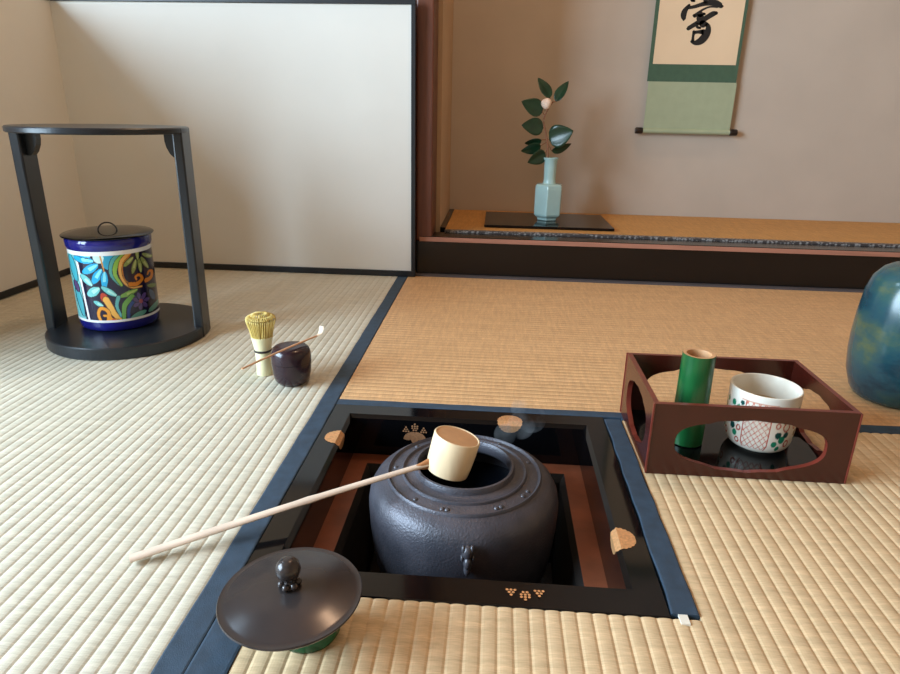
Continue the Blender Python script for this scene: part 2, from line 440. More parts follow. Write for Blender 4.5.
for i in range(4): F.append((i, (i + 1) % 4, 16 + (i + 1) % 4, 16 + i))
F += [(12, 13, 14, 15), (16, 17, 18, 19)]
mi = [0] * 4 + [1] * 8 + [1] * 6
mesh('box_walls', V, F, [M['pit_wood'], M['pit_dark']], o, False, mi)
V, F = [], []; n = 20; q = .288
for j in range(n + 1):
    for i in range(n + 1):
        x, y = -q / 2 + q * i / n, -q / 2 + q * j / n
        V.append((.2125 + x * .98, .2125 + y * .98, -.235 + .25 * (x * x + y * y) + random.uniform(-.002, .002)))
for j in range(n):
    for i in range(n): F.append((j * (n + 1) + i, j * (n + 1) + i + 1, (j + 1) * (n + 1) + i + 1, (j + 1) * (n + 1) + i))
tag(mesh('ash_bed', V, F, M['ash'], None, True), 'grey ash filling the bottom of the sunken hearth', 'ash', kind='stuff')
KX, KY = .2165, .2205
o = thing('iron_trivet', 'iron ring trivet in the ash that carries the kettle', 'trivet', (KX, KY, -.24))
V, F = lathe([(.080, .097), (.086, .100), (.092, .097), (.086, .094), (.080, .097)], 40); obj('ring', (V, F), M['iron_rim'], o)
for k in range(3):
    a = 2 * PI * k / 3 + .5
    obj('leg', tube([(.086 * math.cos(a), .086 * math.sin(a), .097), (.09 * math.cos(a), .09 * math.sin(a), .05), (.08 * math.cos(a), .08 * math.sin(a), -.006)], .005), M['iron_rim'], o)

# ------------------------------------------------------------------ kettle
KB = -.139
o = thing('iron_kettle', 'dark cast iron kettle with ringed shoulder, steaming in the hearth', 'kettle', (KX, KY, KB))
Z = lambda z: z - KB
prof = [(0, 0), (.06, .001), (.09, .004), (.108, .013), (.1145, .034), (.118, .06), (.1205, .085), (.1215, .107), (.1215, .118), (.1195, .130), (.1145, .1395), (.108, .1455), (.1000, .1488), (.0985, .1496),
        (.0978, .1525), (.0966, .1534), (.0952, .1525), (.0945, .1508), (.0935, .1502), (.0815, .1530), (.0800, .1535), (.0792, .1562), (.0780, .1569), (.0766, .1562), (.0758, .1546), (.075, .1542), (.0665, .1562),
        (.0645, .157), (.0638, .1612), (.0625, .1638), (.0600, .1642), (.0585, .162), (.0575, .157), (.058, .150), (.064, .144), (.098, .136), (.108, .12), (.110, .08), (.098, .02), (.07, .008), (0, .007)]
obj('body', lathe(prof, 128), M['iron'], o)
obj('water', lathe([(0, .105), (.1075, .105)], 64), M['water'], o)
# small studs on the shoulder ring and the two ring lugs
V, F = [], []
for dd in (-62, -58, -34, -66 + 40, -100, -104, -128, 20, 60, 100, 140, 180):
    a = math.radians(dd); v, f = lathe([(.0032, 0), (.0028, .0014), (.0015, .0022), (0, .0024)], 10, (.0880 * math.cos(a), .0880 * math.sin(a)))
    obj('stud', ([(x, y, z + .1510) for x, y, z in v], f), M['iron_rim'], o)
def lug(az):
    a = math.radians(az); rr = .1215; ca, sa = math.cos(a), math.sin(a)
    def w(r, t, z): return (ca * r - sa * t, sa * r + ca * t, z)
    # a small animal-mask lug: brow, snout and jaw with a ring hole through it
    bm = bmesh.new()
    for (dr, dt, z, sr, st, sz) in ((.0035, 0, .1235, .007, .0065, .009), (.007, 0, .112, .0065, .0048, .008), (.004, 0, .101, .005, .0042, .008), (.004, -.0048, .128, .004, .0026, .005), (.004, .0048, .128, .004, .0026, .005), (.0045, .0062, .117, .004, .002, .004), (.0045, -.0062, .117, .004, .002, .004)):
        r = bmesh.ops.create_uvsphere(bm, u_segments=14, v_segments=9, radius=1)
        for v in r['verts']: v.co = w(rr + dr + v.co.x * sr, dt + v.co.y * st, z + v.co.z * sz)
    bmobj('lug', bm, M['iron_rim'], o, True)
lug(-85); lug(95)

# steam rising from the open mouth
o = None
bm = bmesh.new()
for (x, y, z, r) in ((.268, .285, .034, .016), (.290, .310, .036, .020), (.306, .335, .036, .022), (.292, .340, .048, .017)):
    rr = bmesh.ops.create_icosphere(bm, subdivisions=3, radius=r)
    for v in rr['verts']: v.co += Vector((x, y, z))
st = bmobj('steam', bm, NT('steam_volume').m, None, True)
mod = st.modifiers.new('join', 'REMESH'); mod.mode = 'VOXEL'; mod.voxel_size = .004
t = NT('steam'); t.t.nodes.remove(t.b)
pv = t.n('ShaderNodeVolumePrincipled'); pv.inputs['Color'].default_value = (.9, .9, .93, 1); pv.inputs['Anisotropy'].default_value = .2
mr = t.n('ShaderNodeMapRange'); mr.inputs['From Min'].default_value = .42; mr.inputs['From Max'].default_value = .75; mr.inputs['To Min'].default_value = 0; mr.inputs['To Max'].default_value = 14
t.l(t.noise(34, 3), mr.inputs['Value']); t.l(mr.outputs['Result'], pv.inputs['Density']); t.l(pv.outputs['Volume'], t.out.inputs['Volume'])
st.data.materials[0] = t.m
tag(st, 'faint wisp of steam rising behind the kettle mouth', 'steam', kind='stuff')

# ------------------------------------------------------------------ ladle
cupA = Vector((.1955, .2020, .0236)); axis = Vector((.25, .10, .963)).normalized(); L = .0475
o = thing('bamboo_ladle', 'bamboo water ladle lying cup-down across the kettle mouth', 'ladle', tuple(cupA))
rot = axis.to_track_quat('Z', 'Y').to_matrix()
def cupv(vf): return [tuple(rot @ Vector(v)) for v in vf[0]], vf[1]
obj('cup', cupv(lathe([(.0232, 0), (.0266, 0), (.0281, .012), (.0289, .03), (.0292, L - .0015), (.0284, L), (.0274, L + .0002), (.0263, L - .0012), (0, L - .001)] , 56)), M['bamboo'], o)
obj('cup', cupv(lathe([(.0232, 0), (.0245, .012), (.025, L - .006), (0, L - .006)], 56)), M['bamboo_dark'], o).name = 'cup_lining'
obj('cup_base', cupv(lathe([(.0265, L - .0008), (.0150, L - .0002), (0, L - .0002)], 48)), M['bamboo_face'], o)
hs = Vector((.1768, .1955, .0365)); he = Vector((-.1205, .0225, .0055)); dd = (he - hs).normalized()
pts = [hs - dd * .004 + (he - hs) * i / 24 + Vector((0, 0, .0025 * math.sin(PI * i / 24))) - cupA for i in range(25)]
wd = [(.0040 + .0022 * i / 24 + (.0008 if i == 11 else 0), .0030 + (.0006 if i == 11 else 0)) for i in range(25)]
obj('handle', tube(pts, wd, 12), M['bamboo_handle'], o)
jp = [hs - dd * .007 - cupA, hs - dd * .002 - cupA, hs + dd * .006 - cupA, hs + dd * .016 - cupA, hs + dd * .024 - cupA]
obj('handle_joint', tube(jp, [(.0035, .0085), (.004, .0082), (.0038, .0068), (.0036, .0042), (.0033, .003)], 14), M['bamboo_dark'], o)
pg = hs - dd * .0085 - cupA + Vector((.003, -.0065, -.001))
v, f = lathe([(.0013, -.001), (.0013, .0016), (0, .0018)], 10)
obj('peg', ([tuple(Vector((x, -z, y)) + pg) for x, y, z in v], f), M['thread'], o)

# ------------------------------------------------------------------ lid on its rest
FX, FY = .090, -.047
o = thing('lid_rest', 'small green glazed lid rest under the kettle lid', 'lid rest', (FX, FY, 0))
obj('ring', lathe([(.0215, 0), (.0265, 0), (.0285, .004), (.0275, .010), (.0245, .020), (.0235, .028), (.0255, .040), (.0275, .0465), (.0262, .0485), (.0225, .0475), (.0205, .03), (.0215, 0)], 48), M['futaoki'], o)
LX, LY, LZ = .081, -.061, .0487
o = thing('kettle_lid', 'round dark bronze lid with a ball knob, set down off the kettle', 'kettle lid', (LX, LY, LZ))
o.rotation_euler = (math.radians(1.0), math.radians(-1.2), 0)
obj('plate', lathe([(0, .0125), (.012, .0122), (.028, .0108), (.044, .008), (.054, .0050), (.058, .0042), (.0602, .0046), (.0608, .0034), (.0598, .0018), (.054, .0018), (.05, .0008), (.0, .0008)], 96), M['bronze'], o)
obj('knob', lathe([(.0062, .0115), (.007, .0135), (.0055, .0165), (.0045, .0185), (.0058, .0205), (.0092, .0245), (.0106, .0295), (.0098, .0345), (.0066, .0385), (.003, .0398), (0, .040)], 40), M['bronze'], o)
bm = bmesh.new()
for k in range(6):
    a = 2 * PI * k / 6 + .35; r = bmesh.ops.create_uvsphere(bm, u_segments=12, v_segments=8, radius=.0034)
    for v in r['verts']: v.co += Vector((.0068 * math.cos(a), .0068 * math.sin(a), .0155))
bmobj('knob_collar', bm, M['bronze'], o, True)

# ------------------------------------------------------------------ whisk, caddy, scoop
WX, WY = -.1545, .5325
o = thing('tea_whisk', 'bamboo tea whisk standing upright behind the plum tea caddy', 'tea whisk', (WX, WY, 0))
obj('handle', lathe([(0, 0), (.0132, 0), (.0138, .001), (.0133, .02), (.0136, .043), (.0128, .045), (0, .045)], 32), M['whisk_stem'], o)
V, F = [], []
for ring, (n, rt, rm, zt) in enumerate(((40, .0232, .0248, .112), (28, .0145, .0165, .116))):
    for k in range(n):
        a = 2 * PI * (k + .5 * ring) / n + random.uniform(-.03, .03); j = random.uniform(-.0008, .0008)
        pr = [(.0128 if ring == 0 else .0085, .043), (.0158 if ring == 0 else .011, .065), (.0205 + j if ring == 0 else .0145, .088), (rm + j, .104), (rt + j, zt - .003), (rt - .004 + j, zt), (rt - .0075, zt - .002)]
        pr = [(r_, .043 + (z_ - .043) * .95) for r_, z_ in pr]
        line = smooth_line([(r * math.cos(a), r * math.sin(a), z) for r, z in pr], 2)
        rad = [max(.0006, .0011 - .00004 * i) for i in range(len(line))]
        V, F = merge((V, F), tube(line, rad, 5))
obj('tines', (V, F), M['whisk'], o)
obj('tine_sheath', lathe([(.0138, .042), (.0146, .048), (.0166, .060), (.0180, .067), (.0190, .071), (.0170, .071), (.0125, .05)], 40), M['whisk_stem'], o)
obj('thread', lathe([(.0136, .0425), (.0152, .0435), (.0155, .0465), (.0138, .0475)], 32), M['thread'], o)
NX, NY = -.0945, .5015
o = thing('tea_caddy', 'rounded plum-black lacquer tea caddy with the scoop across its lid', 'tea caddy', (NX, NY, 0))
obj('body', lathe([(0, .0), (.018, .0), (.024, .0015), (.029, .008), (.032, .02), (.0335, .036), (.0336, .0405), (0, .0405)], 56), M['caddy'], o)
obj('lid', lathe([(.0336, .041), (.0337, .048), (.0328, .057), (.0305, .0625), (.027, .0655), (.018, .0672), (0, .0676), ], 56), M['caddy'], o)
o = thing('tea_scoop', 'slender bamboo tea scoop balanced on the caddy lid', 'tea scoop', (-.0895, .474, .0675))
A = Vector((-.1328, .3845, .0695)); B = Vector((-.0585, .541, .0725)); c0 = Vector((-.0895, .474, .0675))
pts = [A.lerp(B, i / 20) + Vector((0, 0, .0012 * math.sin(PI * i / 20))) - c0 for i in range(21)]
pts = [p + Vector((0, 0, .0005)) for p in pts]
obj('shaft', tube(pts, [(.0021 + .0005 * math.sin(PI * i / 20), .0014) for i in range(21)], 10), M['scoop'], o)
d = (B - A).normalized()
tp = smooth_line([tuple(B + Vector((0, 0, .0005)) - d * .004 - c0), tuple(B + d * .006 + Vector((0, 0, .002)) - c0), tuple(B + d * .011 + Vector((0, 0, .008)) - c0), tuple(B + d * .0125 + Vector((0, 0, .0145)) - c0)], 6)
obj('tip', tube(tp, [(.0024 + .0028 * math.sin(PI * .62 * i / (len(tp) - 1)), .0010) for i in range(len(tp))], 12), M['scoop_tip'], o)

# ------------------------------------------------------------------ round two-post stand
SX, SY, SR = -.4945, .704, .1515
o = thing('round_stand', 'black two-post stand with round base and round top', 'display stand', (SX, SY, 0))
obj('base', lathe([(0, 0), (SR - .002, 0), (SR, .002), (SR, .022), (SR - .002, .024), (0, .024)], 128), M['lacquer_satin'], o, False)
obj('top', lathe([(0, .398), (SR - .001, .398), (SR + .001, .400), (SR + .001, .407), (SR - .001, .409), (0, .409)], 128), M['lacquer_satin'], o, False)
PH = math.radians(10)
for s in (-1, 1):
    bm = bmesh.new(); ca, sa = math.cos(PH) * s, math.sin(PH) * s
    add_box(bm, SR - .0185, SR - .0005, -.028, .028, .0, .398 if s < 0 else .4092, bev=.003)
    for v in bm.verts: v.co = (v.co.x * ca - v.co.y * sa, v.co.x * sa + v.co.y * ca, v.co.z)
    bmobj('post', bm, M['lacquer_satin'], o)
    # curved bracket tucked under the top
    loop = [(SR - .0187, .3975), (SR - .0187, .355), (SR - .025, .355), (SR - .0305, .361), (SR - .036, .373), (SR - .038, .384), (SR - .038, .3975)]
    V, F, mi = plate([loop], .02, lambda u, v, w: ((u * ca - (w - .01) * sa), (u * sa + (w - .01) * ca), v), rim=0)
    mesh('bracket', V, F, M['lacquer_satin'], o)

# ------------------------------------------------------------------ painted water jar
JX, JY = -.5205, .716
o = thing('water_jar', 'cobalt blue water jar painted with flowers and scrolls, black lid', 'water jar', (JX, JY, .0242))
# right hand and towards-viewer directions of the jar's painted front
vr = Vector((.85, .527, 0)); vf = Vector((.527, -.85, 0))
R0 = .0750
obj('body', lathe([(0, 0), (.068, 0), (.072, .003), (.0738, .012), (R0 - .0008, .022), (R0 - .0008, .158), (.0755, .161), (.0772, .166), (.0775, .177), (.0755, .181), (.068, .181), (.068, .17), (0, .17)], 96), M['navy_glaze'], o)
NU, NV = 640, 132
ang = np.linspace(0, 2 * PI, NU, endpoint=False); zz = np.linspace(.020, .160, NV)
Ug, Zg = np.meshgrid(ang, zz)
sx = np.cos(Ug) * vr.x + np.sin(Ug) * vr.y
Sg = (sx + 1) / 2; Tg = 1 - (Zg - .020) / .140
# picture plane of the front, about 600 x 480 units
PX = 40 + Sg * 600; PY = 60 + Tg * 480
col = np.zeros(PX.shape + (3,)); col[:] = (24, 20, 52)
def paintc(mask, c): col[mask] = c
def ell(cx, cy, a, b, deg, c, line=(18, 16, 40), lw=5, hi=None):
    th = math.radians(deg); dx, dy = PX - cx, PY - cy
    u = dx * math.cos(th) + dy * math.sin(th); v = -dx * math.sin(th) + dy * math.cos(th)
    # pointed petal outline
    w = b * np.sqrt(np.clip(1 - np.abs(u / a) ** 1.6, 0, 1)); 
    d = np.abs(v) - w; inside = (np.abs(u) < a)
    paintc(inside & (d < lw), line); paintc(inside & (d < 0), c)
    if hi is not None: paintc(inside & (np.abs(v) < .45 * w) & (u > -.2 * a), hi)
def curve(pts, w0, w1, c, line=None, lw=4, n=44):
    P = smooth_line(pts, n); m1 = np.full(PX.shape, 1e9)
    for i, p in enumerate(P):
        w = w0 + (w1 - w0) * i / (len(P) - 1)
        m1 = np.minimum(m1, np.hypot(PX - p[0], PY - p[1]) - w)
    if line is not None: paintc(m1 < lw, line)
    paintc(m1 < 0, c)
W = (232, 232, 232)
# left border strip of turquoise leaves
paintc(PX < 100, (120, 190, 190))
ell(70, 180, 90, 20, 85, (70, 170, 185)); ell(78, 400, 110, 18, 85, (80, 168, 180)); ell(72, 300, 40, 14, 80, (90, 70, 110))
curve([(100, 40), (108, 250), (122, 560)], 7, 7, W)
# blue daisy
paintc((np.hypot(PX - 330, PY - 110) < 75) & (PX > 265), (30, 150, 185))
for cx, cy, a, b, g in ((150, 112, 66, 26, 8), (185, 172, 64, 26, -28), (222, 222, 62, 26, -52), (268, 248, 60, 24, -80), (140, 78, 60, 18, 14)):
    ell(cx, cy, a, b, g, (24, 165, 215), hi=(130, 222, 236))
paintc(np.hypot(PX - 250, PY - 100) < 36, (196, 226, 220)); curve([(262, 60), (268, 120), (276, 190)], 6, 4, (206, 140, 60))
# green crescent leaves with orange edging
curve([(450, 70), (350, 120), (320, 210), (365, 285)], 20, 6, (76, 156, 150), (20, 20, 44))
curve([(450, 84), (372, 140), (346, 210), (380, 290)], 22, 8, (136, 178, 70), (30, 60, 40))
curve([(470, 80), (405, 130), (382, 200), (400, 270), (450, 315), (520, 320)], 13, 5, (226, 170, 92), (90, 50, 24))
curve([(465, 100), (412, 150), (400, 205), (412, 262), (460, 298)], 5, 3, (190, 120, 40))
curve([(440, 292), (490, 296), (530, 270), (515, 240), (485, 248), (490, 268)], 15, 5, (212, 130, 42), (60, 30, 20))
curve([(560, 290), (600, 280), (612, 245), (590, 235), (575, 252)], 15, 5, (206, 126, 44), (60, 30, 20))
# olive leaf fan at top right
for cx, cy, a, b, g in ((452, 140, 46, 15, -35), (486, 178, 50, 15, -66), (528, 175, 52, 15, 88), (566, 168, 50, 15, 62), (596, 128, 46, 14, 30), (520, 92, 46, 14, 90)):
    ell(cx, cy, a, b, g, (134, 148, 84), hi=(176, 186, 124))
# turquoise leaves
for cx, cy, a, b, g in ((146, 248, 50, 22, 48), (182, 326, 52, 28, -32), (288, 326, 60, 19, 34), (202, 408, 34, 15, 28)):
    ell(cx, cy, a, b, g, (112, 196, 196), hi=(172, 224, 214))
# flame and spirals
ell(250, 372, 40, 26, 70, (186, 60, 40)); curve([(258, 382), (280, 430), (300, 480), (335, 520)], 22, 16, (238, 178, 84), (90, 40, 20))
curve([(320, 535), (270, 515), (258, 460), (215, 440), (190, 480), (205, 530), (245, 528), (250, 495), (225, 490)], 14, 6, (230, 150, 48), (60, 30, 20))
paintc(np.hypot(PX - 290, PY - 528) < 16, (206, 90, 34))
# lower green arcs and dim violet bloom
ell(420, 352, 70, 17, -14, (118, 166, 78), hi=(168, 196, 104))
curve([(345, 370), (325, 430), (345, 500)], 13, 8, (96, 176, 176), (20, 20, 44))
curve([(440, 380), (380, 430), (362, 520)], 20, 12, (110, 170, 82), (20, 40, 40))
curve([(470, 390), (410, 450), (396, 525)], 12, 10, (38, 66, 142), (20, 20, 44))
for k in range(7):
    a = 2 * PI * k / 7; ell(500 + 36 * math.cos(a), 420 + 36 * math.sin(a), 28, 15, math.degrees(a), (88, 70, 130))
paintc(np.hypot(PX - 500, PY - 420) < 15, (150, 70, 80))
ell(470, 510, 62, 20, -14, (90, 156, 146)); ell(600, 486, 60, 20, -20, (84, 142, 128)); ell(590, 400, 44, 18, 70, (70, 90, 120)); ell(600, 340, 40, 14, 20, (110, 130, 80))
col[(Tg < .055) | (Tg > .965)] = W
lut = np.array([lin(float(i)) for i in range(256)])
V = np.stack([np.cos(Ug) * R0, np.sin(Ug) * R0, Zg], -1).reshape(-1, 3).tolist()
F = [(j * NU + i, j * NU + (i + 1) % NU, (j + 1) * NU + (i + 1) % NU, (j + 1) * NU + i) for j in range(NV - 1) for i in range(NU)]
b_ = mesh('painted_band', V, F, M['jar_paint'], o, True)
def put_paint(me, colarr):
    at = me.color_attributes.new('paint', 'FLOAT_COLOR', 'POINT'); c = lut[np.clip(colarr, 0, 255).astype(int)].reshape(-1, 3)
    at.data.foreach_set('color', np.concatenate([c, np.ones((len(c), 1))], 1).astype(np.float32).ravel())
put_paint(b_.data, col)
ld = obj('lid', lathe([(0, .1813), (.079, .1813), (.0825, .1823), (.0832, .1838), (.081, .1853), (.06, .1872), (0, .188)], 96), M['lacquer'], o)
hp = [(.0165 * math.cos(a) * vr.x, .0165 * math.cos(a) * vr.y, .187 + .0165 * math.sin(a)) for a in [PI * i / 20 for i in range(21)]]
hd = obj('lid_handle', tube(hp, .0014, 8), M['lacquer_satin'], ld)

# ------------------------------------------------------------------ lacquer tray box
TX0, TX1, TY0, TY1, TH, TT = .4545, .709, .2615, .447, .101, .007
o = thing('tray_box', 'red-brown lacquer tray box with cut-out sides, holding bowl and bamboo', 'tray', ((TX0 + TX1) / 2, (TY0 + TY1) / 2, 0))
cx, cy = (TX0 + TX1) / 2, (TY0 + TY1) / 2; hx, hy = (TX1 - TX0) / 2, (TY1 - TY0) / 2
def mokko(w, z0, z1, n=14):
    """lobed window: soft oval ends, stepped shoulders and a small point in the middle of top and bottom"""
    h = (z1 - z0) / 2; zc = (z0 + z1) / 2
    def half(sg, ex):
        p = []
        for i in range(n + 1):
            a = PI / 2 * i / n; x = w * max(0, math.cos(a)) ** (2 / ex); z = h * math.sin(a) ** (2 / ex)
            k = x / w
            z *= .965 - .09 * (1 / (1 + math.exp((.50 - k) * 60))) + .05 * math.exp(-(abs(k) / .07) ** 1.2)
            p.append((x, sg * z))
        return p
    q1 = half(1, 3.0); up = q1 + [(-x, y) for x, y in reversed(q1[:-1])]
    q2 = half(-1, 2.5); dn = [(-x, y) for x, y in q2[1:]] + [(x, y) for x, y in reversed(q2[1:-1])]
    return [(x, zc + y) for x, y in up + dn]
def side(hw, put):
    outer = [(-hw, 0), (hw, 0), (hw, TH), (-hw, TH)]
    V, F, mi = plate([outer, mokko(hw * .75, .009, .0835)], TT, put)
    mesh('side_panel', V, F, [M['tray'], M['tray_edge']], o, False, mi)
side(hx, lambda u, v, w: (u, -hy + w, v)); side(hx, lambda u, v, w: (u, hy - w, v))
side(hy - TT, lambda u, v, w: (-hx + w, u, v)); side(hy - TT, lambda u, v, w: (hx - w, u, v))
box('tray_floor', (-hx + TT, hx - TT, -hy + TT, hy - TT, .002, .0080), M['lacquer'], o)
# red lines along the outer corners
for sx_, sy_ in ((-1, -1), (1, -1), (-1, 1), (1, 1)):
    bm = bmesh.new(); add_box(bm, sx_ * hx - .0011, sx_ * hx + .0011, sy_ * hy - .0011, sy_ * hy + .0011, .0006, TH - .0005, .0005)
    bmobj('corner_edge', bm, M['tray_edge'], o)
# bamboo tube
o = thing('bamboo_tube', 'open green bamboo tube standing in the lacquer tray', 'bamboo tube', (.5275, .343, .0082))
obj('tube', lathe([(0, 0), (.0205, 0), (.0222, .0015), (.0225, .06), (.0218, .1335), (.0212, .134)], 40), M['green_bamboo'], o)
obj('cut_rim', lathe([(.0212, .1341), (.0165, .1338), (.0160, .13), (.016, .02), (0, .02)], 40), M['bamboo_face'], o)
# tea bowl
BX, BY = .6265, .3475
o = thing('tea_bowl', 'white tea bowl painted with red lattice and green sprigs', 'tea bowl', (BX, BY, .0083)); o.scale = (.965, .965, 1)
NU, NV = 420, 90
prof = smooth_line([(.028, .0005), (.0325, .002), (.0400, .006), (.0445, .014), (.0463, .026), (.0474, .045), (.0478, .069), (.0479, .0875), ], 13)
PR = np.array(prof); ii = np.linspace(0, len(PR) - 1, NV); RR = np.interp(ii, range(len(PR)), PR[:, 0]); ZZ = np.interp(ii, range(len(PR)), PR[:, 1])
ang = np.linspace(0, 2 * PI, NU, endpoint=False)
Ug, Rg = np.meshgrid(ang, RR); _, Zg = np.meshgrid(ang, ZZ)
v0 = math.atan2(-.497 - BY, .2415 - BX)                     # front of the bowl
G = (np.degrees(Ug - v0) + 180) % 360 - 180; G = ((G + 60) % 120) - 60   # motif repeats three times round
Zm = Zg * 850
col = np.zeros(Ug.shape + (3,)); col[:] = (226, 220, 208)
red, grn, dgr = (176, 74, 58), (34, 128, 96), (24, 70, 66)
d1 = (G * .9 + Zm * 1.0); d2 = (G * .9 - Zm * 1.0)
pan = (np.abs(G + 4) < 22 - np.maximum(0, 14 - Zm) * .6) & (Zm > 9) & (Zm < 66)
lat = pan & ((np.mod(d1, 8.6) < 1.5) | (np.mod(d2, 8.6) < 1.5)); col[lat] = (198, 124, 108)
edge = (np.abs(np.abs(G + 4) - 22 + np.maximum(0, 14 - Zm) * .6) < .9) & (Zm > 8) & (Zm < 67); col[edge] = red
col[(np.abs(Zm - 67) < .9) & (np.abs(G + 4) < 30)] = (200, 140, 120)
for gx, gz, rr_, c in ((32, 52, 4, grn), (39, 56, 4, dgr), (44, 48, 4.4, grn), (34, 30, 4.6, dgr), (42, 24, 5, grn), (49, 30, 4, dgr), (30, 18, 4, grn), (52, 58, 3.4, grn), (38, 12, 3.4, grn), (-38, 54, 4.4, grn), (-44, 46, 4, dgr), (-36, 40, 4, grn), (-46, 30, 4.6, dgr), (-40, 22, 4, grn), (-50, 58, 4, grn), (-32, 62, 3, dgr)):
    col[((G - gx) / 1.25) ** 2 + (Zm - gz) ** 2 < rr_ ** 2] = c
for gx, gz, rr_ in ((47, 40, 5), (31, 42, 3), (-52, 40, 4), (-33, 30, 3), (54, 18, 4), (-34, 14, 3)):
    dd_ = np.abs(np.sqrt(((G - gx) / 1.2) ** 2 + (Zm - gz) ** 2) - rr_); col[dd_ < .9] = red
V = np.stack([np.cos(Ug) * Rg, np.sin(Ug) * Rg, Zg], -1).reshape(-1, 3).tolist()
F = [(j * NU + i, j * NU + (i + 1) % NU, (j + 1) * NU + (i + 1) % NU, (j + 1) * NU + i) for j in range(NV - 1) for i in range(NU)]
put_paint(mesh('bowl_wall', V, F, M['bowl_paint'], o, True).data, col)
obj('rim', lathe([(.0479, .0875), (.0477, .0888), (.0465, .0894), (.0451, .0886), (.0443, .086), (.0436, .066), (.0430, .058)], 80), M['white_glaze'], o)
obj('bowl_inside', lathe([(.0430, .0581), (.0420, .036), (.039, .018), (.03, .011), (0, .009)], 80), M['bowl_in'], o)
obj('foot', lathe([(.0, .0002), (.026, .0002), (.0305, .0006), (.031, .003)], 60), M['white_glaze'], o)

# ------------------------------------------------------------------ blue green jar at right
o = thing('glazed_pot', 'large round blue-green glazed pot on the tan mat at right', 'pot', (.938, .5605, .0004))
obj('body', lathe([(0, .0), (.058, .0), (.064, .002), (.071, .012), (.080, .04), (.0838, .075), (.0845, .10), (.083, .14), (.079, .18), (.072, .204), (.060, .2195), (.048, .2265), (.041, .2285), (.037, .2285), (.038, .22), (.055, .20), (.07, .16), (.078, .10), (.07, .03), (0, .015)], 96), M['blue_glaze'], o)

# ------------------------------------------------------------------ alcove: board, vase, camellia, scroll
o = box('flower_board', (.2105, .603, 1.46, 1.745, .1178, .1255), M['lacquer'], None, .002)
tag(o, 'thin black lacquer board under the celadon vase in the alcove', 'board')
VX, VY, VZ = .4095, 1.602, .1258
o = thing('flower_vase', 'pale celadon faceted vase with slim neck on the black board', 'vase', (VX, VY, VZ))
def hexring(r, z, a0=math.radians(-98)): return [(r * math.cos(a0 + PI / 3 * k), r * math.sin(a0 + PI / 3 * k), z) for k in range(6)]
V, F = [], []; st_ = [(.030, 0), (.034, .0), (.035, .008), (.0445, .014), (.047, .020), (.0475, .098), (.0465, .108), (.043, .1125), (.022, .1145)]
for r, z in st_: V += hexring(r, z)
for k in range(len(st_) - 1):
    for i in range(6): F.append((k * 6 + i, k * 6 + (i + 1) % 6, k * 6 + 6 + (i + 1) % 6, k * 6 + 6 + i))
F += [tuple(range(6)), tuple(range(len(V) - 6, len(V)))]
me_ = mesh('body', V, F, M['celadon'], o); md = me_.modifiers.new('bevel', 'BEVEL'); md.width = .0025; md.segments = 2
obj('neck', lathe([(.0215, .113), (.0195, .118), (.0185, .13), (.0195, .165), (.0205, .183), (.024, .1895), (.0245, .192), (.0225, .1935), (.0175, .192), (.0165, .12), (0, .118)], 40), M['celadon'], o)
FB = Vector((VX - .006, VY, .30))
o = thing('camellia_branch', 'camellia branch with dark leaves and one pale bud in the vase', 'camellia', tuple(FB))
def rel(x, z, y=0): return Vector((x, VY + y, z)) - FB
stem = smooth_line([tuple(rel(.405, .285)), tuple(rel(.3995, .3235)), tuple(rel(.3925, .3765)), tuple(rel(.3795, .433)), tuple(rel(.4031, .4827))], 6)
V, F = tube(stem, [.0036 - .0018 * i / (len(stem) - 1) for i in range(len(stem))], 8)
for p in ([(.395, .366), (.409, .3393)], [(.393, .372), (.3767, .3718)], [(.393, .365), (.3756, .3541)], [(.399, .35), (.3909, .3322)], [(.392, .378), (.3996, .3723)], [(.387, .405), (.379, .4069)], [(.383, .44), (.372, .456)], [(.398, .472), (.3933, .4931)], [(.402, .482), (.412, .4837)], [(.395, .466), (.386, .474)]):
    V, F = merge((V, F), tube([rel(*p[0]), rel(*p[1], .0 if p is None else -.002)], .0016, 6))
obj('stem', (V, F), M['twig'], o)
def leaf_mesh(b, t, w, fold, tilt, dy):
    B = rel(b[0], b[1], -.002); T = rel(t[0], t[1], dy); ax = T - B; L = ax.length; ax.normalize()
    sd = ax.cross(Vector((0, -1, 0))).normalized(); nm = sd.cross(ax).normalized()
    q = Matrix.Rotation(math.radians(tilt), 3, ax); sd = q @ sd; nm = q @ nm
    V, F = [], []; N = 12; K = 6; w *= 1.3
    for i in range(N + 1):
        u = i / N; ww = w * (math.sin(PI * min(1, u ** .72)) ** .8 if 0 < u < 1 else 0) + .0004
        for j in range(-K // 2, K // 2 + 1):
            s = j / (K / 2)
            V.append(tuple(B + ax * (L * u) + sd * (s * ww) + nm * (fold * ww * (abs(s) ** 1.4) - .10 * L * u * u + .05 * L * u)))
    for i in range(N):
        for j in range(K): F.append((i * (K + 1) + j, i * (K + 1) + j + 1, (i + 1) * (K + 1) + j + 1, (i + 1) * (K + 1) + j))
    lo = mesh('leaf', V, F, M['leaf'], o, True); sm = lo.modifiers.new('thickness', 'SOLIDIFY'); sm.thickness = .0008
